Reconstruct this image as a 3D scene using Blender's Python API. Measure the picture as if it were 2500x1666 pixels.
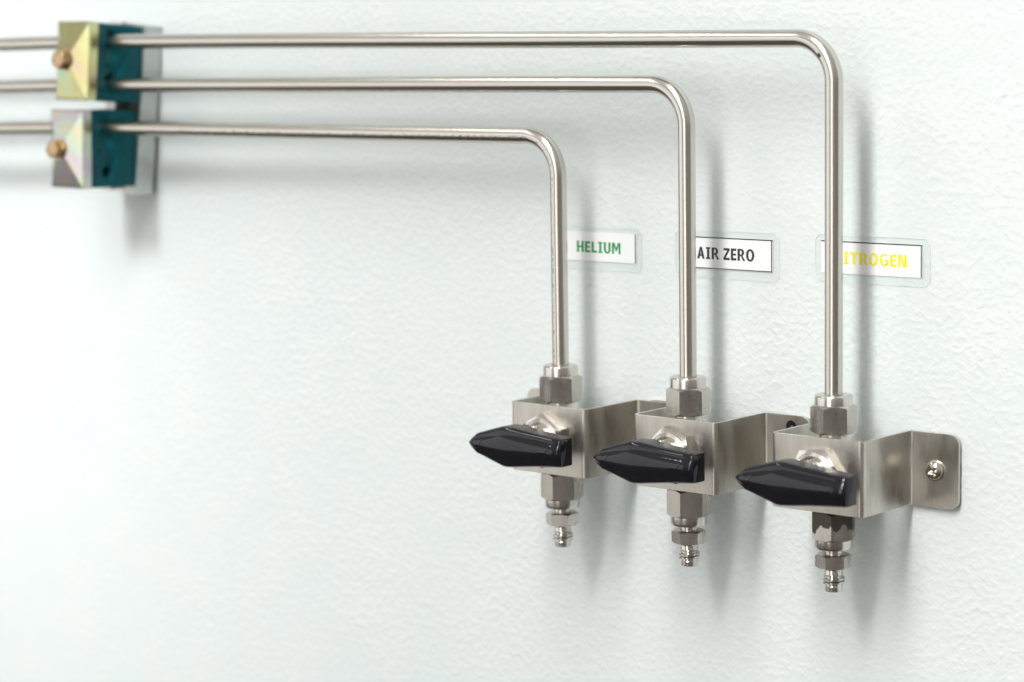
import bpy, bmesh, math, random
from mathutils import Vector, Matrix

# ------------------------------------------------------------------ clear
for o in list(bpy.data.objects):
    bpy.data.objects.remove(o, do_unlink=True)
S = 0.001                                   # everything below is written in millimetres
scene = bpy.context.scene
COL = scene.collection

# ------------------------------------------------------------------ camera
cam_data = bpy.data.cameras.new("camera")
cam = bpy.data.objects.new("camera", cam_data)
COL.objects.link(cam)
yaw, pitch, roll = -0.7123, -0.1239, -0.0157
fw = Vector((math.sin(yaw) * math.cos(pitch), math.cos(yaw) * math.cos(pitch), math.sin(pitch)))
rt = Vector((math.cos(yaw), -math.sin(yaw), 0))
up = rt.cross(fw)
r2 = rt * math.cos(roll) + up * math.sin(roll)
u2 = -rt * math.sin(roll) + up * math.cos(roll)
M = Matrix((r2, u2, -fw)).transposed().to_4x4()
M.translation = Vector((602.84, -729.09, 137.93)) * S
cam.matrix_world = M
cam_data.sensor_width = 36
cam_data.lens = 85.03
cam_data.clip_start = 0.02
cam_data.clip_end = 60
cam_data.dof.use_dof = True
cam_data.dof.focus_distance = 0.872
cam_data.dof.aperture_fstop = 8.5
scene.camera = cam

# ------------------------------------------------------------------ world and lamps
world = bpy.data.worlds.new("World")
scene.world = world
world.use_nodes = True
bg = world.node_tree.nodes["Background"]
# an unseen lit room: pale above, darker towards the floor
_wt = world.node_tree
_tc = _wt.nodes.new('ShaderNodeTexCoord')
_sp = _wt.nodes.new('ShaderNodeSeparateXYZ')
_mr = _wt.nodes.new('ShaderNodeMapRange')
_mr.interpolation_type = 'SMOOTHSTEP'
_mr.inputs[1].default_value, _mr.inputs[2].default_value = -0.55, 0.55
_cr = _wt.nodes.new('ShaderNodeValToRGB')
_cr.color_ramp.elements[0].color = (0.10, 0.088, 0.076, 1)
_cr.color_ramp.elements[1].color = (0.50, 0.485, 0.465, 1)
_wt.links.new(_tc.outputs['Generated'], _sp.inputs[0])
_wt.links.new(_sp.outputs[2], _mr.inputs[0])
_wt.links.new(_mr.outputs[0], _cr.inputs[0])
_wt.links.new(_cr.outputs[0], bg.inputs[0])
bg.inputs[1].default_value = 1.0


def area(name, loc, target, sx, sy, power, col, upright=False):
    l = bpy.data.lights.new(name, 'AREA')
    l.shape = 'RECTANGLE'
    l.size, l.size_y = sx, sy
    l.energy = power
    l.color = col
    o = bpy.data.objects.new(name, l)
    COL.objects.link(o)
    o.location = loc
    d = Vector(target) - Vector(loc)
    z = -d.normalized()
    y = Vector((0, 0, 1)) if upright else Vector((0, 1, 0))     # ceiling tubes run towards the wall
    x = y.cross(z).normalized()
    y = z.cross(x)
    R = Matrix((x, y, z)).transposed()
    o.rotation_euler = R.to_euler()
    return o


key = area("ceiling_strip_light", (0.255, -1.02, 0.98), (0.30, -0.02, -0.03), 0.17, 1.15, 3.2, (1.0, 0.98, 0.955))
key.data.spread = math.radians(62)                   # cone narrowed only to dim the wall left of the valves
area("ceiling_strip_light_left", (-0.92, -0.74, 1.22), (-0.1, -0.1, 0.0), 0.05, 1.1, 3.0, (1.0, 0.985, 0.965))
area("side_window", (-1.55, -1.48, 0.10), (0.05, 0, 0.0), 2.2, 1.4, 9.6, (1.0, 0.985, 0.965), True)
area("far_window", (0.37, -2.4, 0.16), (0.1, 0, 0.0), 0.78, 1.4, 8.4, (1.0, 0.98, 0.95), True)
beam = area("left_wall_fill_beam", (-0.27, -1.30, 1.00), (-0.44, 0, 0.02), 0.4, 0.4, 0.70, (1.0, 0.99, 0.98), True)  # added beam from an unseen source, brightens the left part of the wall
beam.data.spread = math.radians(25)

vs = scene.view_settings
vs.view_transform = 'Standard'
vs.look = 'None'
vs.exposure = 0.0
vs.gamma = 1.0
vs.use_curve_mapping = False
scene.cycles.use_denoising = True
scene.cycles.max_bounces = 10


# ------------------------------------------------------------------ materials
class NT:
    def __init__(self, name):
        self.m = bpy.data.materials.new(name)
        self.m.use_nodes = True
        self.t = self.m.node_tree
        self.b = self.t.nodes["Principled BSDF"]
        self.out = self.t.nodes["Material Output"]

    def n(self, kind, **kw):
        nd = self.t.nodes.new(kind)
        for k, v in kw.items():
            setattr(nd, k, v)
        return nd

    def l(self, a, b):
        self.t.links.new(a, b)

    def setv(self, **kw):
        for k, v in kw.items():
            self.b.inputs[k.replace('_', ' ')].default_value = v

    def coord(self, kind='Object', scale=(1, 1, 1)):
        tc = self.n('ShaderNodeTexCoord')
        mp = self.n('ShaderNodeMapping')
        mp.inputs['Scale'].default_value = scale
        self.l(tc.outputs[kind], mp.inputs['Vector'])
        return mp.outputs[0]

    def noise(self, vec, scale=1.0, detail=3, rough=0.55):
        nd = self.n('ShaderNodeTexNoise')
        nd.inputs['Scale'].default_value = scale
        nd.inputs['Detail'].default_value = detail
        nd.inputs['Roughness'].default_value = rough
        self.l(vec, nd.inputs['Vector'])
        return nd.outputs['Fac']

    def ramp(self, fac, stops):
        nd = self.n('ShaderNodeValToRGB')
        e = nd.color_ramp.elements
        while len(e) < len(stops):
            e.new(0.5)
        for el, (p, c) in zip(e, stops):
            el.position = p
            el.color = c if len(c) == 4 else (*c, 1)
        self.l(fac, nd.inputs[0])
        return nd.outputs[0]

    def rng(self, fac, a, b, c, d):
        nd = self.n('ShaderNodeMapRange')
        for i, v in enumerate((a, b, c, d)):
            nd.inputs[i + 1].default_value = v
        self.l(fac, nd.inputs[0])
        return nd.outputs[0]

    def math(self, op, a, b=None):
        nd = self.n('ShaderNodeMath', operation=op)
        for i, v in enumerate((a, b)):
            if v is None:
                continue
            if isinstance(v, (int, float)):
                nd.inputs[i].default_value = v
            else:
                self.l(v, nd.inputs[i])
        return nd.outputs[0]

    def mix(self, fac, a, b):
        nd = self.n('ShaderNodeMix', data_type='RGBA')
        for s, v in ((nd.inputs[0], fac), (nd.inputs[6], a), (nd.inputs[7], b)):
            if isinstance(v, (int, float)):
                s.default_value = v
            elif isinstance(v, tuple):
                s.default_value = (*v, 1) if len(v) == 3 else v
            else:
                self.l(v, s)
        return nd.outputs[2]

    def bump(self, h, dist, strength=1.0, normal=None):
        nd = self.n('ShaderNodeBump')
        nd.inputs['Distance'].default_value = dist
        nd.inputs['Strength'].default_value = strength
        self.l(h, nd.inputs['Height'])
        if normal is not None:
            self.l(normal, nd.inputs['Normal'])
        return nd.outputs[0]


def mat_wall():
    w = NT("mint_white_plaster")
    v = w.coord()
    vb = w.coord(scale=(0.95, 1, 1.0))
    a = w.noise(vb, 150, 1, 0.45)
    b = w.rng(w.noise(vb, 400, 1, 0.5), 0.42, 0.80, 0, 1)
    c = w.noise(v, 34, 2, 0.5)
    # small raised drips and pits left by the roller
    vo = w.n('ShaderNodeTexVoronoi')
    vo.inputs['Scale'].default_value = 120
    vo.inputs['Randomness'].default_value = 1.0
    wv = w.n('ShaderNodeVectorMath', operation='ADD')
    nn = w.n('ShaderNodeTexNoise')
    nn.inputs['Scale'].default_value = 140
    w.l(v, nn.inputs['Vector'])
    sc = w.n('ShaderNodeVectorMath', operation='SCALE')
    sc.inputs['Scale'].default_value = 0.009
    w.l(nn.outputs['Color'], sc.inputs[0])
    w.l(v, wv.inputs[0])
    w.l(sc.outputs[0], wv.inputs[1])
    w.l(wv.outputs[0], vo.inputs['Vector'])
    gate = w.rng(w.noise(v, 60, 1), 0.56, 0.66, 0.0, 1.0)
    pit = w.math('MULTIPLY', w.rng(vo.outputs['Distance'], 0.05, 0.30, 1.0, 0.0), gate)
    h = w.math('ADD', w.math('MULTIPLY', a, 0.42), w.math('MULTIPLY', b, 0.38))
    h = w.math('SUBTRACT', h, w.math('MULTIPLY', pit, 0.5))
    h = w.math('ADD', h, w.math('MULTIPLY', c, 0.6))
    col = w.mix(w.rng(c, 0.35, 0.65, 0, 1), (0.728, 0.792, 0.794), (0.746, 0.802, 0.804))
    spk = w.math('MULTIPLY', w.rng(w.noise(v, 420, 1), 0.76, 0.82, 0, 0.25), 1.0)
    col = w.mix(spk, col, (0.45, 0.47, 0.46))
    w.l(col, w.b.inputs['Base Color'])
    w.setv(Roughness=0.62)
    w.b.inputs['Specular IOR Level'].default_value = 0.3
    h = w.math('MULTIPLY', h, w.rng(w.noise(v, 17, 2), 0.3, 0.7, 0.45, 1.15))
    w.l(w.bump(h, 0.0005, 1.0), w.b.inputs['Normal'])
    return w.m


def mat_tube(name, seed, prints=(), pen=None):
    """Drawn stainless tube. UV: u = metres along the tube, v = 0..1 around it."""
    w = NT(name)
    tc = w.n('ShaderNodeTexCoord')
    sep = w.n('ShaderNodeSeparateXYZ')
    w.l(tc.outputs['UV'], sep.inputs[0])
    u, vv = sep.outputs[0], sep.outputs[1]
    mp = w.n('ShaderNodeMapping')
    mp.inputs['Location'].default_value = (seed * 3.1, seed * 1.7, 0)
    mp.inputs['Scale'].default_value = (6.0, 26.0, 1)
    w.l(tc.outputs['UV'], mp.inputs['Vector'])
    streak = w.noise(mp.outputs[0], 1.0, 4, 0.65)
    mp2 = w.n('ShaderNodeMapping')
    mp2.inputs['Location'].default_value = (seed, seed, 0)
    mp2.inputs['Scale'].default_value = (260.0, 9.0, 1)
    w.l(tc.outputs['UV'], mp2.inputs['Vector'])
    blot = w.noise(mp2.outputs[0], 1.0, 4, 0.6)
    col = w.mix(w.rng(streak, 0.3, 0.7, 0, 1), (0.53, 0.507, 0.455), (0.69, 0.668, 0.61))
    col = w.mix(w.rng(blot, 0.62, 0.8, 0, 0.45), col, (0.30, 0.27, 0.235))
    # stencilled, half rubbed-off print: (u0, u1, v0, v1, strength)
    for k, (u0, u1, v0, v1, st) in enumerate(prints):
        m3 = w.n('ShaderNodeMapping')
        m3.inputs['Location'].default_value = (seed * 7 + k * 5, k * 3.3, 0)
        m3.inputs['Scale'].default_value = (520.0, 34.0, 1)
        w.l(tc.outputs['UV'], m3.inputs['Vector'])
        nz = w.noise(m3.outputs[0], 1.0, 2, 0.5)
        msk = w.rng(nz, 0.53, 0.60, 0, st)
        for s, a, b in ((u, u0, u1), (vv, v0, v1)):
            e = (b - a) * 0.08
            msk = w.math('MULTIPLY', msk, w.rng(s, a, a + e, 0, 1))
            msk = w.math('MULTIPLY', msk, w.rng(s, b - e, b, 1, 0))
        col = w.mix(msk, col, (0.05, 0.043, 0.038))
    if pen:
        d = w.math('ABSOLUTE', w.math('SUBTRACT', u, pen[0]))
        msk = w.rng(d, 0.0006, 0.0011, 0.9, 0)
        msk = w.math('MULTIPLY', msk, w.rng(w.math('ABSOLUTE', w.math('SUBTRACT', vv, pen[1])), 0.05, 0.085, 1, 0))
        col = w.mix(msk, col, (0.02, 0.024, 0.075))
    w.l(col, w.b.inputs['Base Color'])
    w.setv(Metallic=1.0)
    w.l(w.rng(streak, 0.25, 0.75, 0.29, 0.17), w.b.inputs['Roughness'])
    w.l(w.bump(streak, 0.00006, 0.6), w.b.inputs['Normal'])
    return w.m


def mat_steel(name, c0, c1, r0, r1, scale=(60, 60, 60), dark_top=None, fine=900.0):
    w = NT(name)
    v = w.coord(scale=scale)
    a = w.noise(v, 1.0, 4, 0.6)
    f = w.noise(w.coord(), fine, 2, 0.5)
    col = w.mix(w.rng(a, 0.34, 0.66, 0, 1), c0, c1)
    sp = w.noise(w.coord(), 330, 2, 0.5)
    col = w.mix(w.rng(sp, 0.70, 0.78, 0, 0.5), col, tuple(x * 0.45 for x in c0))
    rough = w.rng(a, 0.3, 0.7, r0, r1)
    if dark_top:
        zc, zw = dark_top
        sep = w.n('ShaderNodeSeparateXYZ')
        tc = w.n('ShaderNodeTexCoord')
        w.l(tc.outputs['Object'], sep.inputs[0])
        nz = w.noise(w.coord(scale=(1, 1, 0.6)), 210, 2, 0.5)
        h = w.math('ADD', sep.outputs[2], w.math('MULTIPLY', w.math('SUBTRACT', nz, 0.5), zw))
        msk = w.rng(h, zc - 0.0004, zc + 0.0003, 0.0, 0.9)  # darker upper part with a ragged edge
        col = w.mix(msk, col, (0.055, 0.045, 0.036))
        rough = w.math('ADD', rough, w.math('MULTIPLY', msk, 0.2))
    w.l(col, w.b.inputs['Base Color'])
    w.l(rough, w.b.inputs['Roughness'])
    w.setv(Metallic=1.0)
    w.l(w.bump(f, 0.00003, 0.5), w.b.inputs['Normal'])
    return w.m


def mat_plain(name, col, rough, metallic=0.0, var=0.12, scale=300, bump=0.0, spec=0.5):
    w = NT(name)
    a = w.noise(w.coord(), scale, 3, 0.6)
    lo = tuple(max(0, c * (1 - var)) for c in col)
    hi = tuple(min(1, c * (1 + var)) for c in col)
    w.l(w.mix(a, lo, hi), w.b.inputs['Base Color'])
    w.l(w.rng(a, 0.3, 0.7, rough * 0.85, rough * 1.15), w.b.inputs['Roughness'])
    w.setv(Metallic=metallic)
    w.b.inputs['Specular IOR Level'].default_value = spec
    if bump:
        w.l(w.bump(a, bump), w.b.inputs['Normal'])
    return w.m


def mat_handle():
    w = NT("black_moulded_plastic")
    v = w.coord()
    a = w.noise(v, 260, 3, 0.6)
    w.l(w.mix(a, (0.006, 0.006, 0.010), (0.012, 0.012, 0.017)), w.b.inputs['Base Color'])
    w.l(w.rng(w.noise(v, 120, 3), 0.3, 0.7, 0.05, 0.11), w.b.inputs['Roughness'])
    w.b.inputs['Specular IOR Level'].default_value = 0.45
    sep = w.n('ShaderNodeSeparateXYZ')
    w.l(v, sep.inputs[0])
    ribs = w.math('SINE', w.math('MULTIPLY', sep.outputs[1], 2 * math.pi / 0.00062))
    geo = w.n('ShaderNodeNewGeometry')
    sn = w.n('ShaderNodeSeparateXYZ')
    w.l(geo.outputs['Normal'], sn.inputs[0])
    side = w.rng(w.math('ABSOLUTE', sn.outputs[2]), 0.82, 0.93, 0, 1)
    h = w.math('MULTIPLY', ribs, side)
    nb = w.bump(w.noise(v, 700, 2), 0.00004, 0.4)
    w.l(w.bump(h, 0.00007, 0.8, nb), w.b.inputs['Normal'])
    return w.m


def mat_chromate(name, cols, seed):
    w = NT(name)
    v = w.coord(scale=(1, 1, 1))
    mp = w.n('ShaderNodeMapping')
    mp.inputs['Location'].default_value = (seed, seed * 2, 0)
    w.l(v, mp.inputs[0])
    a = w.noise(mp.outputs[0], 75, 2, 0.5)
    stops = [(0.30 + 0.4 * i / (len(cols) - 1), c) for i, c in enumerate(cols)]
    w.l(w.ramp(a, stops), w.b.inputs['Base Color'])
    w.setv(Metallic=1.0, Roughness=0.24)
    return w.m


def mat_film():
    w = NT("clear_laminate")
    tr = w.n('ShaderNodeBsdfTransparent')
    tr.inputs[0].default_value = (0.99, 0.995, 0.992, 1)
    gl = w.n('ShaderNodeBsdfGlossy')
    gl.inputs['Roughness'].default_value = 0.18
    df = w.n('ShaderNodeBsdfDiffuse')
    df.inputs[0].default_value = (0.80, 0.82, 0.80, 1)
    fr = w.n('ShaderNodeFresnel')
    fr.inputs[0].default_value = 1.45
    m1 = w.n('ShaderNodeMixShader')
    m1.inputs[0].default_value = 0.015
    w.l(tr.outputs[0], m1.inputs[1])
    w.l(df.outputs[0], m1.inputs[2])
    m2 = w.n('ShaderNodeMixShader')
    w.l(w.math('MULTIPLY', fr.outputs[0], 0.15), m2.inputs[0])
    w.l(m1.outputs[0], m2.inputs[1])
    w.l(gl.outputs[0], m2.inputs[2])
    w.l(m2.outputs[0], w.out.inputs[0])
    return w.m


MAT = {
    'wall': mat_wall(),
    'nut': mat_steel("satin_stainless_nut", (0.48, 0.452, 0.415), (0.62, 0.59, 0.545), 0.20, 0.34, (180, 180, 60)),
    'nut_dark': mat_steel("dark_topped_nut", (0.48, 0.452, 0.415), (0.62, 0.59, 0.545), 0.20, 0.30, (180, 180, 60),
                          dark_top=(-0.0006, 0.014)),
    'collar': mat_steel("turned_stainless", (0.58, 0.555, 0.51), (0.72, 0.695, 0.65), 0.16, 0.28, (300, 300, 40)),
    'plate': mat_steel("brushed_stainless_sheet", (0.47, 0.445, 0.40), (0.65, 0.62, 0.565), 0.26, 0.42, (150, 150, 40)),
    'bonnet': mat_steel("polished_stainless", (0.62, 0.59, 0.54), (0.72, 0.69, 0.64), 0.10, 0.20, (60, 900, 60)),
    'screw': mat_steel("nickel_screw", (0.60, 0.56, 0.49), (0.72, 0.68, 0.60), 0.14, 0.24, (300, 300, 300)),
    'handle': mat_handle(),
    'teal': mat_plain("teal_plastic", (0.0, 0.088, 0.107), 0.42, var=0.25, scale=220, bump=0.00012, spec=0.16),
    'cover_y': mat_chromate("yellow_chromate", [(0.62, 0.50, 0.36), (0.62, 0.58, 0.28), (0.64, 0.64, 0.34), (0.50, 0.64, 0.46)], 0.0),
    'cover_p': mat_chromate("iridescent_chromate", [(0.66, 0.62, 0.52), (0.62, 0.56, 0.62), (0.58, 0.68, 0.56), (0.68, 0.66, 0.46)], 0.31),
    'bolt': mat_plain("brassy_bolt", (0.52, 0.37, 0.21), 0.30, 0.9, var=0.2, scale=350),
    'galv': mat_plain("galvanised_steel", (0.54, 0.56, 0.54), 0.34, 0.75, var=0.15, scale=160),
    'rubber': mat_plain("black_steel_oxide", (0.006, 0.006, 0.006), 0.5, 0.0),
    'paper': mat_plain("white_card", (0.87, 0.895, 0.905), 0.55, var=0.01),
    'ink_black': mat_plain("black_ink", (0.022, 0.020, 0.024), 0.5, var=0.1),
    'ink_green': mat_plain("green_ink", (0.020, 0.310, 0.090), 0.5, var=0.06),
    'ink_yellow': mat_plain("yellow_ink", (0.93, 0.80, 0.0), 0.5, var=0.03),
    'pen': mat_plain("marker_ink", (0.006, 0.005, 0.016), 0.35, var=0.2),
    'film': mat_film(),
}
MAT['film_edge'] = mat_plain("film_cut_edge", (0.74, 0.80, 0.785), 0.35, var=0.05)


# ------------------------------------------------------------------ mesh helpers
def finish(bm, name, mat, parent=None, sharp=32, loc=None):
    """Turn a bmesh in millimetres into one object."""
    bmesh.ops.remove_doubles(bm, verts=bm.verts, dist=1e-5)
    bmesh.ops.recalc_face_normals(bm, faces=bm.faces)
    for f in bm.faces:
        f.smooth = True
    lim = math.radians(sharp)
    for e in bm.edges:
        if len(e.link_faces) == 2 and e.calc_face_angle(0) > lim:
            e.smooth = False
    for v in bm.verts:
        v.co *= S
    me = bpy.data.meshes.new(name)
    bm.to_mesh(me)
    bm.free()
    me.materials.append(mat)
    o = bpy.data.objects.new(name, me)
    COL.objects.link(o)
    if loc:
        o.location = Vector(loc) * S
    if parent:
        o.parent = parent
    return o


def tag(o, label, cat, group=None):
    o['label'] = label
    o['category'] = cat
    if group:
        o['group'] = group
    return o


def thing(name, loc, label, cat, group=None, rot=(0, 0, 0)):
    o = bpy.data.objects.new(name, None)
    o.empty_display_size = 0.01
    COL.objects.link(o)
    o.location = Vector(loc) * S
    o.rotation_euler = rot
    return tag(o, label, cat, group)


def rings(bm, ring_pts, cap0=True, cap1=True):
    vs_ = [[bm.verts.new(p) for p in ring] for ring in ring_pts]
    n = len(vs_[0])
    for a, b in zip(vs_, vs_[1:]):
        for i in range(n):
            j = (i + 1) % n
            bm.faces.new((a[i], a[j], b[j], b[i]))
    if cap0:
        bm.faces.new(vs_[0][::-1])
    if cap1:
        bm.faces.new(vs_[-1])
    return vs_


AX = {'z': lambda a, b, h: (a, b, h), 'y': lambda a, b, h: (a, -h, b), 'x': lambda a, b, h: (h, a, b)}


def lathe(bm, prof, c=(0, 0, 0), seg=48, axis='z', cap0=True, cap1=True):
    f = AX[axis]
    rr = []
    for r, h in prof:
        ring = []
        for i in range(seg):
            t = 2 * math.pi * i / seg
            p = f(r * math.cos(t), r * math.sin(t), h)
            ring.append((p[0] + c[0], p[1] + c[1], p[2] + c[2]))
        rr.append(ring)
    rings(bm, rr, cap0, cap1)


def hexnut(bm, af, h0, h1, rot, axis='z', ch0=0.58, ch1=0.58, bore=0, inset0=0.96, inset1=0.96, c=(0, 0, 0)):
    """Hexagonal nut with turned (scalloped) chamfers; rot = azimuth of one flat's normal, in degrees."""
    f = AX[axis]
    seg = 96
    R = af / 2
    rr = [[], [], [], []]
    for i in range(seg):
        t = 2 * math.pi * i / seg
        k = (t + math.pi / 6) % (math.pi / 3) - math.pi / 6
        r = R / math.cos(k)
        tt = t + math.radians(rot)
        ct, st = math.cos(tt), math.sin(tt)
        d = r - R * inset0
        rr[0].append(f(R * inset0 * ct, R * inset0 * st, h0))
        rr[1].append(f(r * ct, r * st, h0 + d * ch0))
        d = r - R * inset1
        rr[2].append(f(r * ct, r * st, h1 - d * ch1))
        rr[3].append(f(R * inset1 * ct, R * inset1 * st, h1))
    rr = [[(p[0] + c[0], p[1] + c[1], p[2] + c[2]) for p in ring] for ring in rr]
    rings(bm, rr)


def box(bm, x0, x1, y0, y1, z0, z1, bevel=0.0, seg=2):
    m = bmesh.ops.create_cube(bm, size=1)['verts']
    for v in m:
        v.co = Vector(((x0 + x1) / 2 + v.co.x * (x1 - x0), (y0 + y1) / 2 + v.co.y * (y1 - y0), (z0 + z1) / 2 + v.co.z * (z1 - z0)))
    if bevel:
        es = {e for v in m for e in v.link_edges}
        bmesh.ops.bevel(bm, geom=list(es), offset=bevel, segments=seg, affect='EDGES', profile=0.5)


def prism_xz(bm, poly, y0, y1):
    """Flat outline in the wall plane (x, z), extruded from y0 to y1."""
    a = [bm.verts.new((x, y0, z)) for x, z in poly]
    b = [bm.verts.new((x, y1, z)) for x, z in poly]
    n = len(poly)
    bm.faces.new(a)
    bm.faces.new(b[::-1])
    for i in range(n):
        j = (i + 1) % n
        bm.faces.new((a[j], a[i], b[i], b[j]))


# ------------------------------------------------------------------ the wall
def build_wall():
    bm = bmesh.new()
    box(bm, -1700, 1700, 0, 60, -1100, 1300)
    o = finish(bm, 'wall', MAT['wall'])
    o['kind'] = 'structure'
    o['label'] = 'pale mint white plastered wall with a rolled texture'
    return o


build_wall()

# ------------------------------------------------------------------ shared layout (mm)
BX = (0.0, 59.84, 121.65)          # left outer corner of each bracket front
BZ = (0.0, 0.35, -0.57)            # top edge of each bracket
BW, BH, BP = 38.0, 26.5, 33.2      # bracket front width, height, stand-off
PX = (18.2, 78.7, 141.8)           # vertical tube positions
TD = 23.9                          # tube axis stand-off from the wall
TR = 3.175                         # 1/4 inch tube
NAMES = ('helium', 'air', 'nitrogen')


# ------------------------------------------------------------------ tubes
def build_tube(i, label, zl, yl, zr, mat, zend):
    x = PX[i]
    Rb = 15.2
    xc = -235.0                        # at the clamps
    slope_z = (zr - zl) / (x - Rb - xc)
    slope_y = (-TD - yl) / (x - Rb - xc)
    path = []
    xs = [-640 + (x - Rb + 640) * k / 60 for k in range(61)]
    for k, xx in enumerate(xs):
        sag = 0.12 * math.sin(xx * 0.021 + i * 2)
        drop = 0.018 * max(0.0, -246 - xx)         # beyond the clamp the run falls a little
        path.append(Vector((xx, yl + slope_y * (xx - xc), zl - drop + slope_z * (xx - xc) + sag * 0.5 * max(0, min(1, (x - Rb - xx) / 60)))))
    for k in range(1, 25):
        t = math.pi / 2 * k / 24
        path.append(Vector((x - Rb + Rb * math.sin(t), -TD, zr - Rb + Rb * math.cos(t))))
    z0 = zr - Rb
    for k in range(1, 21):
        path.append(Vector((x, -TD, z0 + (zend - z0) * k / 20)))
    bm = bmesh.new()
    uv = bm.loops.layers.uv.new('UVMap')
    seg = 40
    rr, us = [], []
    u = 0.0
    for k, p in enumerate(path):
        if k:
            u += (p - path[k - 1]).length * S
        us.append(u)
        a = path[max(0, k - 1)]
        b = path[min(len(path) - 1, k + 1)]
        t = (b - a).normalized()
        n1 = Vector((0, -1, 0))
        n1 = (n1 - t * n1.dot(t)).normalized()     # v = 0: side facing the room
        n2 = t.cross(n1)
        rr.append([p + (n1 * math.cos(2 * math.pi * j / seg) + n2 * math.sin(2 * math.pi * j / seg)) * TR for j in range(seg)])
    vv = [[bm.verts.new(p) for p in ring] for ring in rr]
    for k in range(len(vv) - 1):
        for j in range(seg):
            j2 = (j + 1) % seg
            f = bm.faces.new((vv[k][j], vv[k][j2], vv[k + 1][j2], vv[k + 1][j]))
            vals = ((us[k], j), (us[k], j + 1), (us[k + 1], j + 1), (us[k + 1], j))
            for lp, (uu, jj) in zip(f.loops, vals):
                w = jj / seg
                lp[uv].uv = (uu, w)
    bm.faces.new(vv[0][::-1])
    bm.faces.new(vv[-1])
    o = finish(bm, 'gas_tube', mat, sharp=50)
    return tag(o, label, 'tube', 'stainless gas tubes along the wall')


# u runs from x=-640: u at world x is about (x+640) mm
tube_mats = [
    mat_tube("stainless_tube_helium", 1.0, prints=((0.42, 0.57, 0.002, 0.065, 0.6), (0.56, 0.66, 0.002, 0.105, 0.7), (0.655, 0.76, 0.002, 0.060, 0.5))),
    mat_tube("stainless_tube_air", 2.3, prints=((0.50, 0.69, 0.145, 0.215, 0.9),)),
    mat_tube("stainless_tube_nitrogen", 4.1, prints=((0.79, 0.90, 0.60, 0.68, 0.7),), pen=(0.7800, 0.0)),
]
build_tube(0, 'lowest and shortest steel tube, bent down beside the green lettered label', 101.9, -30.3, 101.6, tube_mats[0], 4)
build_tube(1, 'middle steel tube, bent down in front of the black lettered label', 120.9, -28.9, 121.1, tube_mats[1], 4)
build_tube(2, 'topmost and longest steel tube, bent down in front of the yellow lettered label', 139.9, -28.6, 136.9, tube_mats[2], 3)


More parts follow.
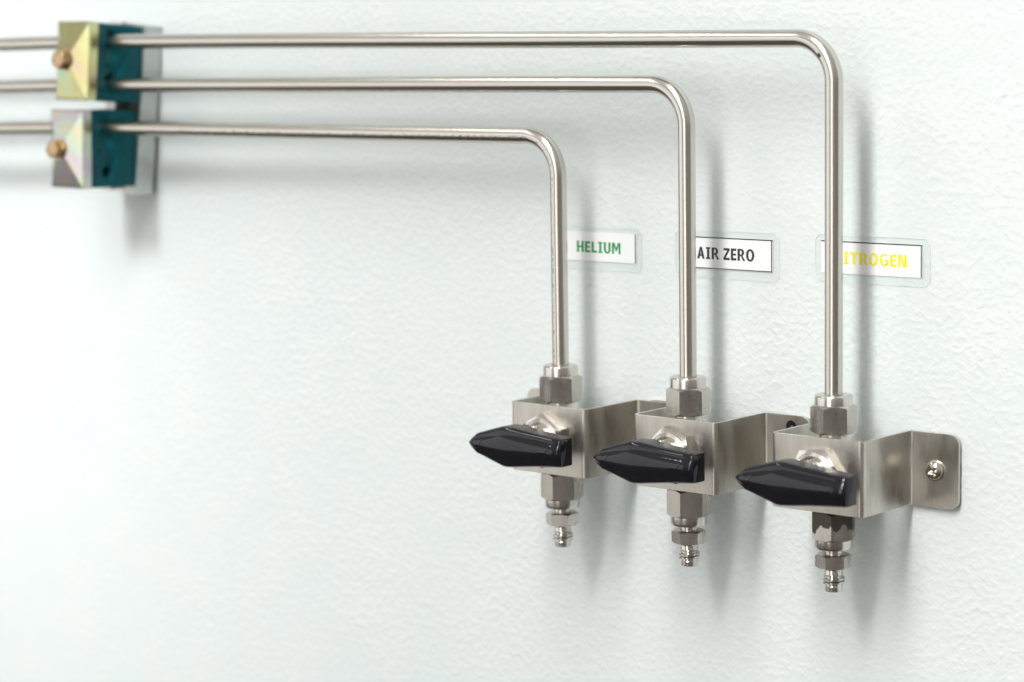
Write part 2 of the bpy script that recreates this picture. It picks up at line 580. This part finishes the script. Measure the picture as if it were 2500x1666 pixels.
# ------------------------------------------------------------------ brackets
def build_bracket(i, label, pen=False, screw=False):
    th = 1.1
    root = thing('mounting_bracket', (BX[i], 0, BZ[i]), label, 'bracket', 'bent steel brackets holding the valves')
    yl, yr = -th - 0.05, -2 * th - 0.15        # outer faces of left and right ears (right ear laps over the next left ear)
    Ri = 1.7 if i == 0 else 1.0                # inner bend radius
    Ro = Ri + th
    LT, RT = 18.0, 19.4

    # centre-less construction: list of (outer point, inner point); outer = side facing the room
    st = []

    def arc(cx, cy, r_out, r_in, a0, a1, n=7):
        for k in range(n + 1):
            t = math.radians(a0 + (a1 - a0) * k / n)
            st.append(((cx + r_out * math.cos(t), cy + r_out * math.sin(t)), (cx + r_in * math.cos(t), cy + r_in * math.sin(t))))

    def tabpts(x0, x1, y, n=8):
        for k in range(n + 1):
            xx = x0 + (x1 - x0) * k / n
            st.append(((xx, y), (xx, y + th)))

    rc = 3.4
    # left ear, its rounded end sampled
    xl0 = -LT
    for k in range(7):
        t = math.radians(90 * k / 6)
        xx = xl0 + rc * (1 - math.cos(t))
        st.append(((xx, yl), (xx, yl + th)))
    # bend from ear to left side plate: concave towards the room, centre in front of the ear
    arc(-Ri, yl - Ri, Ri, Ro, 90, 0)
    st_left = len(st)
    arc(Ro, -BP + Ro, Ro, Ri, 180, 270)
    arc(BW - Ro, -BP + Ro, Ro, Ri, -90, 0)
    arc(BW + Ri, yr - Ri, Ri, Ro, 180, 90)
    for k in range(7):
        t = math.radians(90 * k / 6)
        xx = BW + RT - rc + rc * math.sin(t)
        st.append(((xx, yr), (xx, yr + th)))
    xr1 = BW + RT
    bm = bmesh.new()
    rr = []
    for (o_, i_) in st:
        xx = o_[0]
        cut = 0.0
        if xx < xl0 + rc:
            d = xl0 + rc - xx
            cut = rc - math.sqrt(max(0, rc * rc - d * d))
        if xx > xr1 - rc:
            d = xx - (xr1 - rc)
            cut = rc - math.sqrt(max(0, rc * rc - d * d))
        b = 0.13                           # broken edge
        zt, zb = -cut, -BH + cut
        ox, oy = o_
        ix, iy = i_
        dx, dy = (ix - ox) * b / th, (iy - oy) * b / th
        rr.append([(ox, oy, zt - b), (ox, oy, zb + b), (ox + dx, oy + dy, zb), (ix - dx, iy - dy, zb),
                   (ix, iy, zb + b), (ix, iy, zt - b), (ix - dx, iy - dy, zt), (ox + dx, oy + dy, zt)])
    rings(bm, rr)
    finish(bm, 'plate', MAT['plate'], root, sharp=28)
    if pen:
        bm = bmesh.new()
        cx, cz = 109.4 - BX[i], -4.75
        y = yr - 0.04
        n = 30
        rng = random.Random(3)
        vo, vi = [], []
        for k in range(n):
            t = 2 * math.pi * k / n
            ro = 1 + rng.uniform(-0.05, 0.05)
            vo.append((cx + 2.35 * ro * math.cos(t), cz + 2.9 * ro * math.sin(t)))
            vi.append((cx + 0.25 + 0.85 * ro * math.cos(t), cz - 0.3 + 1.35 * ro * math.sin(t)))
        rings(bm, [[(a, y + 0.03, b) for a, b in vo], [(a, y, b) for a, b in vo], [(a, y, b) for a, b in vi], [(a, y + 0.03, b) for a, b in vi]], False, False)
        po = finish(bm, 'pen_mark', MAT['pen'], root)
        po['label'] = 'small black ring drawn in marker pen'
    if screw:
        bm = bmesh.new()
        # pan head with a cross recess, as a polar height field
        R, Hh = 3.75, 2.5
        nr, na = 30, 96
        ringl = []
        cr = math.radians(38)

        def height(r, t):
            q = r / R
            h = Hh * (1 - q ** 2.6) ** 0.62 if q < 1 else 0
            px_, pz_ = r * math.cos(t - cr), r * math.sin(t - cr)
            a_, b_ = abs(px_), abs(pz_)
            if (a_ < 0.52 and b_ < 2.05) or (b_ < 0.52 and a_ < 2.05) or (a_ + b_ < 1.25):
                h = min(h, 0.95 + 0.33 * r)
            return h
        cx, cz, yb = 169.7 - BX[i], -13.7 - BZ[i], yr
        for k in range(1, nr + 1):
            r = R * k / nr
            ringl.append([(cx + r * math.cos(2 * math.pi * j / na), yb - height(r, 2 * math.pi * j / na) - 0.25, cz + r * math.sin(2 * math.pi * j / na)) for j in range(na)])
        ringl.append([(cx + R * math.cos(2 * math.pi * j / na), yb + 0.3, cz + R * math.sin(2 * math.pi * j / na)) for j in range(na)])
        rings(bm, ringl, True, True)
        finish(bm, 'screw', MAT['screw'], root, sharp=30)
    return root


build_bracket(0, 'leftmost bent steel bracket, its left ear flat on the wall, under the shortest tube')
build_bracket(1, 'middle bent steel bracket with a black pen ring on its right ear', pen=True)
build_bracket(2, 'rightmost bent steel bracket with a cross head screw in its ear', screw=True)


# ------------------------------------------------------------------ valves
def crown_of(h):
    return 1.5 * min(1, h / 6)


def rf_of(h, dep):
    return min(2.1, h * 0.40, dep * 0.42)


HANDLE = []


def handle_y(x, z):
    """Front surface of the handle at (x, z)."""
    for a, b in zip(HANDLE, HANDLE[1:]):
        if a[0] <= x <= b[0]:
            t = (x - a[0]) / (b[0] - a[0])
            h, yf, yb = (a[k] + (b[k] - a[k]) * t for k in (1, 2, 3))
            hz = h - rf_of(h, yb - yf)
            return yf - crown_of(h) * max(0, 1 - (z / max(hz, 1e-3)) ** 2)
    return HANDLE[-1][2]


def handle_mesh():
    """Pointer handle; x along the lever (nose at -x), y out of the wall, origin on the stem axis at the plate face."""
    bm = bmesh.new()
    # x, half height, front y, back y
    prof = [(-20.3, 0.22, -21.3, -20.6), (-19.9, 0.62, -21.5, -20.1), (-18.2, 2.20, -21.9, -18.6), (-16.3, 3.80, -22.1, -17.2), (-15.9, 4.0, -22.1, -17.0),
            (-12.0, 5.20, -22.2, -15.6), (-8.0, 6.40, -22.3, -14.5), (-5.0, 7.25, -22.4, -14.0), (-3.2, 7.70, -22.5, -14.0),
            (-1.6, 7.80, -22.5, -14.0), (1.0, 7.62, -22.4, -14.0),
            (5, 7.15, -22.2, -14.0), (10, 6.60, -22.0, -14.1), (15, 6.10, -21.9, -14.3), (20, 5.65, -21.9, -14.5), (24.2, 5.32, -21.9, -14.6),
            (24.9, 5.05, -21.5, -14.8)]
    HANDLE[:] = prof
    rr = []
    for x, h, yf, yb in prof:
        dep = yb - yf
        rf = rf_of(h, dep)
        rb = min(0.5, h * 0.2, dep * 0.2)
        crown = crown_of(h)
        sec = []
        # go round: back-bottom, front-bottom, front-top, back-top
        for k in range(4):
            t = math.radians(90 * k / 3)
            sec.append((yb - rb + rb * math.cos(t), -h + rb - rb * math.sin(t)))
        for k in range(9):
            t = math.radians(90 * k / 8)
            sec.append((yf + rf - rf * math.sin(t), -h + rf - rf * math.cos(t)))
        hz = h - rf
        for k in range(1, 8):
            z = -hz + 2 * hz * k / 8
            sec.append((yf - crown * (1 - (z / max(hz, 1e-3)) ** 2), z))
        for k in range(9):
            t = math.radians(90 * k / 8)
            sec.append((yf + rf - rf * math.cos(t), h - rf + rf * math.sin(t)))
        for k in range(4):
            t = math.radians(90 * k / 3)
            sec.append((yb - rb + rb * math.sin(t), h - rb + rb * math.cos(t)))
        rr.append([(x, y, z) for y, z in sec])
    rings(bm, rr)
    return bm


def build_valve(i, label, hex_up, hex_low, hex_small, hex_panel, dark_low=False, tilt=0.0):
    """Origin on the stem axis at the bracket's front face."""
    xc, zc = PX[i], -13.3 + BZ[i]
    root = thing('needle_valve', (xc, -BP, zc), label, 'valve', 'gas valves on the brackets')
    yt = BP - TD                                   # tube axis sits this far behind the plate
    c = (0, yt, 0)
    # body behind the plate
    bm = bmesh.new()
    box(bm, -7.5, 7.5, 1.3, 17.5, -9.5, 9.5, 0.9)
    lathe(bm, [(6.4, 9.3), (5.6, 11.0), (5.15, 12.2), (5.15, 14.5)], c)
    lathe(bm, [(5.15, -14.5), (5.15, -12.2), (5.6, -11.0), (6.4, -9.3)], c)
    finish(bm, 'body', MAT['collar'], root)
    # upper compression nut
    bm = bmesh.new()
    hexnut(bm, 14.2, 13.75, 23.9, hex_up, c=c, ch1=0.68, inset1=0.95)
    up_ = finish(bm, 'tube_nut', MAT['nut'], root)
    bm = bmesh.new()
    top = 27.4 + (0.5, 0.4, 0.0)[i]
    lathe(bm, [(6.75, 23.3), (6.75, top - 0.9), (6.6, top - 0.45), (6.25, top - 0.12), (5.8, top), (3.9, top), (3.55, top - 0.4), (3.55, top - 2.5)], c)
    finish(bm, 'collar', MAT['collar'], up_)
    # lower compression nut
    bm = bmesh.new()
    hexnut(bm, 14.2, -24.0, -13.75, hex_low, c=c)
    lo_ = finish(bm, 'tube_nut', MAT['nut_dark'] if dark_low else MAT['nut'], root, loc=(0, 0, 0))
    if dark_low:                                   # object-space origin at the nut's middle, for its dark upper part
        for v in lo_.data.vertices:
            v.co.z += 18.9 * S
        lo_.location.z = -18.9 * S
    bm = bmesh.new()
    dz = 18.9 if dark_low else 0
    cc = (0, yt, dz)
    lathe(bm, [(3.3, -25.0), (3.55, -27.4), (6.0, -27.4), (6.45, -27.2), (6.65, -26.85), (6.72, -26.4), (6.75, -23.6)], cc)
    finish(bm, 'collar', MAT['collar'], lo_)
    # reducer: stub, small hex, threaded nipple
    bm = bmesh.new()
    hexnut(bm, 11.2, -34.2, -29.4, hex_small, c=c, ch0=0.42, ch1=0.5, inset0=0.95, inset1=0.95)
    ad = finish(bm, 'reducer', MAT['nut'], root)
    bm = bmesh.new()
    lathe(bm, [(3.175, -30.6), (3.175, -26.8)], c, cap1=True)
    finish(bm, 'stub_tube', MAT['collar'], ad)
    bm = bmesh.new()
    prof = [(1.7, -40.5), (1.7, -42.7), (2.8, -42.8), (3.05, -42.6), (3.1, -40.9)]
    lathe(bm, prof + [(2.95, -40.6), (2.92, -37.2), (3.0, -37.0), (3.3, -36.6), (3.3, -36.2), (3.12, -35.6), (3.12, -34.9), (3.35, -34.5), (3.6, -34.0)], c, seg=56)
    # a real helical thread ridge
    turns, z0, pitch_ = 2.7, -40.4, 1.2
    n = 60
    rr = []
    for k in range(int(n * turns) + 1):
        t = 2 * math.pi * k / n
        z = z0 + pitch_ * k / n
        fade = min(1, k / 12, (n * turns - k) / 12)
        ct, st_ = math.cos(t), math.sin(t)
        ro = 2.95 + 0.93 * max(0.02, fade)
        rr.append([(2.85 * ct, yt + 2.85 * st_, z - 0.52), (ro * ct, yt + ro * st_, z - 0.29), (ro * ct, yt + ro * st_, z + 0.25), (2.85 * ct, yt + 2.85 * st_, z + 0.52)])
    rings(bm, rr)
    finish(bm, 'threaded_nipple', MAT['collar'], ad, sharp=20)
    # panel nut and bonnet on the front face
    bm = bmesh.new()
    f_out = 3.3
    hexnut(bm, 18.5, 0.02, f_out, hex_panel, axis='y', ch0=0.0, ch1=0.40, inset0=1.0, inset1=0.93)
    pn = finish(bm, 'panel_nut', MAT['bonnet'], root, sharp=20)
    bm = bmesh.new()
    lathe(bm, [(8.55, f_out - 0.1), (8.45, f_out + 0.15), (7.2, f_out + 0.75), (6.15, f_out + 0.75), (6.15, f_out)], axis='y', seg=64)
    finish(bm, 'washer_face', MAT['nut'], pn, sharp=25)
    bm = bmesh.new()
    lathe(bm, [(6.1, 0.0), (6.1, 7.6), (5.8, 7.9), (5.8, 11.6)], axis='y', seg=64)
    finish(bm, 'bonnet', MAT['bonnet'], root, sharp=25)
    # handle
    bm = handle_mesh()
    hd = finish(bm, 'handle', MAT['handle'], root, sharp=62)
    hd.rotation_euler = (0, math.radians(tilt), 0)
    bm = bmesh.new()
    lathe(bm, [(6.9, 11.0), (7.15, 11.3), (7.15, 15.0)], axis='y', seg=64)
    # hub carries a real set screw hole: a short dark socket standing in the top
    finish(bm, 'hub', MAT['handle'], hd, sharp=40)
    bm = bmesh.new()
    lathe(bm, [(1.35, 6.8), (1.35, 7.22), (1.0, 7.22), (0.8, 6.85)], (0, -12.9, 0), seg=28)
    finish(bm, 'set_screw', MAT['screw'] if i == 2 else MAT['rubber'], hd)
    for xa, s in ((-17.9, 1.0), (14.6, 1.0)):
        bm = bmesh.new()
        poly = [(xa, 0.0), (xa + 6.0 * s, -2.3 * s), (xa + 4.4 * s, 0.0), (xa + 6.0 * s, 2.3 * s)]
        a = [bm.verts.new((x, handle_y(x, z) + 0.8, z)) for x, z in poly]
        lift = 0.34
        b = [bm.verts.new((x, handle_y(x, z) - 0.04 - lift * (x - xa) / 6.0, z * 0.95)) for x, z in poly]
        bm.faces.new(a)
        bm.faces.new((b[0], b[2], b[1]))
        bm.faces.new((b[0], b[3], b[2]))
        for k in range(4):
            j = (k + 1) % 4
            bm.faces.new((a[j], a[k], b[k], b[j]))
        finish(bm, 'arrow_mark', MAT['handle'], hd, sharp=15)
    return root


build_valve(0, 'leftmost valve with black pointer handle, below the shortest tube', 39.7 - 90, 43.7 - 90, 29.7 - 90, 58)
build_valve(1, 'middle valve with black pointer handle, below the black lettered label', 43.6 - 90, 43.6 - 90, 35.6 - 90, 75, tilt=-0.6)
build_valve(2, 'rightmost valve with black pointer handle and a lower nut dark at its top', 37.6 - 90, 57.2 - 90, 37.2 - 90, 37.5, dark_low=True, tilt=0.4)


# ------------------------------------------------------------------ labels
GLYPH_W = {'H': .80, 'E': .62, 'L': .60, 'I': .52, 'U': .78, 'M': .98, 'A': .86, 'R': .80, 'Z': .70, 'O': .92, 'N': .84, 'T': .74, 'G': .88, ' ': .26}


def glyph(ch):
    """Bold sans capitals on a cap height of 1: a list of outlines that never overlap."""
    t, w = 0.262, GLYPH_W[ch]
    b = 0.20
    R_ = lambda x0, x1, z0, z1: [(x0, z0), (x1, z0), (x1, z1), (x0, z1)]

    def ring(cx, cz, rx, rz, tx, tz, a0, a1, n=20):
        out = []
        for k in range(n):
            p = [math.radians(a0 + (a1 - a0) * (k + q) / n) for q in (0, 1)]
            out.append([(cx + rx * math.cos(p[0]), cz + rz * math.sin(p[0])), (cx + rx * math.cos(p[1]), cz + rz * math.sin(p[1])),
                        (cx + (rx - tx) * math.cos(p[1]), cz + (rz - tz) * math.sin(p[1])), (cx + (rx - tx) * math.cos(p[0]), cz + (rz - tz) * math.sin(p[0]))])
        return out
    if ch == 'H':
        return [[(0, 0), (t, 0), (t, .42), (w - t, .42), (w - t, 0), (w, 0), (w, 1), (w - t, 1), (w - t, .59), (t, .59), (t, 1), (0, 1)]]
    if ch == 'E':
        return [[(0, 0), (w, 0), (w, b), (t, b), (t, .42), (w * .95, .42), (w * .95, .58), (t, .58), (t, 1 - b), (w, 1 - b), (w, 1), (0, 1)]]
    if ch == 'L':
        return [[(0, 0), (w, 0), (w, b), (t, b), (t, 1), (0, 1)]]
    if ch == 'I':
        m, s_ = w / 2, t / 2
        b = .135
        return [[(0, 0), (w, 0), (w, b), (m + s_, b), (m + s_, 1 - b), (w, 1 - b), (w, 1), (0, 1), (0, 1 - b), (m - s_, 1 - b), (m - s_, b), (0, b)]]
    if ch == 'T':
        m, s_ = w / 2, t / 2
        return [[(m - s_, 0), (m + s_, 0), (m + s_, 1 - b), (w, 1 - b), (w, 1), (0, 1), (0, 1 - b), (m - s_, 1 - b)]]
    if ch == 'U':
        return [R_(0, t, .36, 1), R_(w - t, w, .36, 1)] + ring(w / 2, .36, w / 2, .38, t, .18, 180, 360)
    if ch == 'M':
        c = w / 2
        return [[(0, 0), (t * .92, 0), (t * .92, .66), (c - .07, .22), (c + .07, .22), (w - t * .92, .66), (w - t * .92, 0), (w, 0), (w, 1), (w - t * 1.15, 1),
                 (c, .53), (t * 1.15, 1), (0, 1)]]
    if ch == 'N':
        return [[(0, 0), (t * .95, 0), (t * .95, .68), (w - t * 1.2, 0), (w, 0), (w, 1), (w - t * .95, 1), (w - t * .95, .36), (t * 1.25, 1), (0, 1)]]
    if ch == 'Z':
        return [[(0, 0), (w, 0), (w, b), (.27, b), (w, 1 - b * .9), (w, 1), (.02, 1), (.02, 1 - b), (w - .27, 1 - b), (0, b * .95)]]
    if ch == 'O':
        return ring(w / 2, .5, w / 2, .52, t, .165, 0, 360, 40)
    if ch == 'G':
        a1 = 318
        e = math.radians(a1)
        return ring(w / 2, .5, w / 2, .52, t, .165, 48, a1, 30) + [[(w / 2 + .06, .38), (w - t, .38), (w - t, .16), (w * .86, .10), (w, .16), (w, .54), (w / 2 + .06, .54)]]
    if ch == 'A':
        c, s_ = w / 2, .125
        k = .22
        zl = lambda z: (c - s_) * z                       # left outer edge
        return [[(0, 0), (t, 0), (zl(k) + t * 1.0, k), (zl(k), k)], [(w, 0), (w - zl(k), k), (w - zl(k) - t, k), (w - t, 0)],
                [(zl(k), k), (w - zl(k), k), (w - zl(.37), .37), (zl(.37), .37)],
                [(zl(.37), .37), (zl(.37) + t * 1.02, .37), (c, .80), (c, 1), (c - s_, 1)],
                [(w - zl(.37), .37), (c + s_, 1), (c, 1), (c, .80), (w - zl(.37) - t * 1.02, .37)]]
    if ch == 'R':
        h = .30
        return [R_(0, t, 0, 1), R_(t, .42, 1 - .155, 1), R_(t, .42, .395, .535)] + ring(.42, .6975, .31, .3025, t, .15, -90, 90, 16) + \
               [[(.36, .395), (.62, 0), (w + .06, 0), (.56, .43), (.5, .396)]]
    return []


def text_mesh(body, x0, x1, z0, cap, y, mat, parent):
    """Printed lettering as thin real outlines, fitted to x0..x1 with the given cap height."""
    gap = 0.135
    total = sum(GLYPH_W[c] for c in body) + gap * (len(body) - 1)
    sx = (x1 - x0) / total
    bm = bmesh.new()
    cx = 0.0
    for ch in body:
        for poly in glyph(ch):
            vs_ = [bm.verts.new(((x0 + (cx + px_) * sx) * S, y * S, (z0 + pz_ * cap) * S)) for px_, pz_ in poly]
            f = bm.faces.new(vs_)
        cx += GLYPH_W[ch] + gap
    bm.normal_update()
    bmesh.ops.triangulate(bm, faces=[f for f in bm.faces if len(f.verts) > 4])
    for f in bm.faces:
        if f.normal.y > 0:
            f.normal_flip()
    me = bpy.data.meshes.new('lettering')
    bm.to_mesh(me)
    bm.free()
    me.materials.append(mat)
    o = bpy.data.objects.new('lettering', me)
    COL.objects.link(o)
    o.parent = parent
    return o


def build_label(body, label, px0, px1, pz0, pz1, fx0, fx1, fz0, fz1, tx0, tx1, tz0, cap, ink, sides, seed):
    ox, oz = (px0 + px1) / 2, (pz0 + pz1) / 2
    root = thing('gas_label', (ox, 0, oz), label, 'label', 'laminated gas name labels on the wall')
    rng = random.Random(seed)

    def outline(a, b, c, d, ch, jit=0.0):
        pts = []
        corners = [((a + ch, c), (b - ch, c)), ((b, c + ch), (b, d - ch)), ((b - ch, d), (a + ch, d)), ((a, d - ch), (a, c + ch))]
        for (p, q) in corners:
            n = 9
            for k in range(n + 1):
                t = k / n
                x, z = p[0] + (q[0] - p[0]) * t, p[1] + (q[1] - p[1]) * t
                if 0 < k < n:
                    if abs(p[1] - q[1]) < 1e-6:
                        z += rng.uniform(-jit, jit)
                    else:
                        x += rng.uniform(-jit, jit)
                pts.append((x - ox, z - oz))
        return pts
    a = outline(fx0, fx1, fz0, fz1, 1.9, 0.10)
    # back film touches the wall; the pouch edge is a thin welded rim
    bm = bmesh.new()
    prism_xz(bm, a, -0.05, -0.18)
    finish(bm, 'laminate_film', MAT['film'], root, sharp=30)
    bm = bmesh.new()
    n = len(a)
    inn = []
    for k, (x, z) in enumerate(a):
        cx, cz = (fx0 + fx1) / 2 - ox, (fz0 + fz1) / 2 - oz
        inn.append((x - 0.04 * (1 if x > cx else -1), z - 0.04 * (1 if z > cz else -1)))
    rings(bm, [[(x, -0.05, z) for x, z in a], [(x, -0.20, z) for x, z in a], [(x, -0.20, z) for x, z in inn], [(x, -0.05, z) for x, z in inn]], False, False)
    finish(bm, 'film_edge', MAT['film_edge'], root)
    bm = bmesh.new()
    box(bm, px0 - ox, px1 - ox, -0.21, -0.33, pz0 - oz, pz1 - oz)
    finish(bm, 'paper_card', MAT['paper'], root)
    w = 0.46
    for s in sides:
        bm = bmesh.new()
        y0, y1 = -0.32, -0.345
        if s == 't':
            box(bm, px0 - ox, px1 - ox - 0.02, y0, y1, pz1 - oz - w, pz1 - oz - 0.01)
        if s == 'b':
            box(bm, px0 - ox, px1 - ox - 0.02, y0, y1, pz0 - oz + 0.12, pz0 - oz + 0.12 + w * 0.8)
        if s == 'r':
            box(bm, px1 - ox - w - 0.25, px1 - ox - 0.25, y0, y1 - 0.004, pz0 - oz + 0.1, pz1 - oz - 0.05)
        finish(bm, 'border_line', MAT['ink_black'], root)
    text_mesh(body, tx0 - ox, tx1 - ox, tz0 - oz, cap, -0.355, ink, root)
    return root


build_label('HELIUM', 'laminated white label printed with green capitals', -2.6, 37.0, 52.2, 63.5, -4.6, 39.6, 48.7, 65.3,
            7.7, 29.4, 55.5, 4.35, MAT['ink_green'], 'r', 1)
build_label('AIR ZERO', 'laminated white label printed with black capitals', 58.3, 100.0, 51.9, 63.9, 55.6, 102.9, 48.4, 66.3,
            65.8, 91.8, 55.6, 4.45, MAT['ink_black'], 'tbr', 2)
build_label('NITROGEN', 'laminated white label printed with yellow capitals', 121.0, 163.0, 53.2, 64.8, 118.3, 166.0, 50.0, 66.9,
            126.4, 156.6, 56.6, 4.4, MAT['ink_yellow'], 'tr', 3)


# ------------------------------------------------------------------ rail and clamps on the left
def build_rail():
    root = thing('mounting_rail', (-234.6, -2.1, 108.0), 'galvanised channel rail carrying the two teal clamps', 'rail',
                 rot=(math.radians(-2.8), math.radians(5.2), 0))
    bm = bmesh.new()
    # C channel: back web and two flanges with small return lips, open to the room
    t = 1.5
    L0, L1 = -37.5, 38.5
    sec = [(0, 0), (0, -10), (-7, -10), (-7, -10 + t), (-t, -10 + t), (-t, -t), (-24 + t, -t), (-24 + t, -10 + t), (-17, -10 + t), (-17, -10), (-24, -10), (-24, 0)]
    rings(bm, [[(x, y, z) for x, y in sec] for z in (L0, L1)])
    finish(bm, 'channel', MAT['galv'], root)
    bm = bmesh.new()
    lathe(bm, [(3.6, -4), (3.6, 4)], (-6.5, -14.6, 2.6), seg=6)
    finish(bm, 'spacer_nut', MAT['rubber'], root, sharp=20)
    return root


def cut(obj, cutters):
    """Carve real bores with booleans and keep the result as plain mesh data."""
    for k, cobj in enumerate(cutters):
        m = obj.modifiers.new('bore%d' % k, 'BOOLEAN')
        m.object = cobj
        m.operation = 'DIFFERENCE'
        m.solver = 'EXACT'
    dg = bpy.context.evaluated_depsgraph_get()
    dg.update()
    me = bpy.data.meshes.new_from_object(obj.evaluated_get(dg))
    obj.modifiers.clear()
    obj.data = me


def build_clamp(loc, rot, label, cover, tube_z, tube_y, bore_r, seed):
    """Origin: middle of the block's right edge at its wall side. x<0 into the block, y<0 towards the room."""
    root = thing('tube_clamp', loc, label, 'clamp', 'teal twin tube clamps', rot)
    W, H, D = 22.0, 34.0, 25.9
    split = tube_y
    for k, (ya, yb) in enumerate(((-0.2, split + 0.06), (split - 0.06, -D))):
        bm = bmesh.new()
        box(bm, -W, 0, yb, ya, -H / 2, H / 2, 0.45, 2)
        half = finish(bm, 'block_half', MAT['teal'], root)
        cutters = []
        for zt, rb in zip(tube_z, bore_r):
            bm = bmesh.new()
            lathe(bm, [(rb, -60), (rb, 40)], (0, split, zt), seg=32, axis='x')
            c = finish(bm, 'cutter', MAT['teal'], root)
            cutters.append(c)
        cut(half, cutters)
        for c in cutters:
            bpy.data.objects.remove(c, do_unlink=True)
        # moulded dimples that catch the light
    for (dy, dz) in ((-6.5, -1.0), (-20.0, -0.5)):
        bm = bmesh.new()
        lathe(bm, [(1.2, -0.3), (1.15, 0.15), (0.7, 0.42), (0.2, 0.5)], (0, dy, dz), seg=20, axis='x')
        finish(bm, 'moulded_stud', MAT['teal'], root)
    # pressed cover plate: skirt and four sloping facets
    bm = bmesh.new()
    x0, x1, z0, z1 = -W - 0.4, 0.4, -H / 2 - 0.3, H / 2 + 0.3
    ys, yf, ya = -D + 0.1, -D - 3.9, -D - 8.4
    xm, zm = (x0 + x1) / 2, 0.0
    ap = 3.2
    rr = [[(x0, ys, z0), (x1, ys, z0), (x1, ys, z1), (x0, ys, z1)],
          [(x0, yf, z0), (x1, yf, z0), (x1, yf, z1), (x0, yf, z1)],
          [(x0 + .6, yf - .5, z0 + .6), (x1 - .6, yf - .5, z0 + .6), (x1 - .6, yf - .5, z1 - .6), (x0 + .6, yf - .5, z1 - .6)],
          [(xm - ap, ya, zm - ap), (xm + ap, ya, zm - ap), (xm + ap, ya, zm + ap), (xm - ap, ya, zm + ap)]]
    rings(bm, rr)
    finish(bm, 'cover_plate', cover, root, sharp=12)
    bm = bmesh.new()
    c = (xm, 0, zm)
    lathe(bm, [(4.6, -ya - 0.1), (4.6, -ya + 0.8)], c, axis='y', seg=36)
    bo = finish(bm, 'washer', MAT['bolt'], root)
    bm = bmesh.new()
    hexnut(bm, 7.4, -ya + 0.8, -ya + 4.6, 12 + seed * 20, axis='y', ch0=0.0, inset0=1.0, c=c)
    finish(bm, 'bolt', MAT['bolt'], root)
    return root


build_rail()
build_clamp((-233.6, -11.2, 129.3), (math.radians(-4.5), math.radians(1.0), 0), 'upper teal clamp with yellowish pyramid cover gripping two tubes',
            MAT['cover_y'], (10.6, -8.2), -17.6, (3.25, 3.25), 0)
build_clamp((-236.6, -13.7, 92.2), (math.radians(-1.2), math.radians(1.0), 0), 'lower teal clamp with pale iridescent cover and one empty bore',
            MAT['cover_p'], (9.8, -10.2), -16.6, (3.25, 2.7), 1)
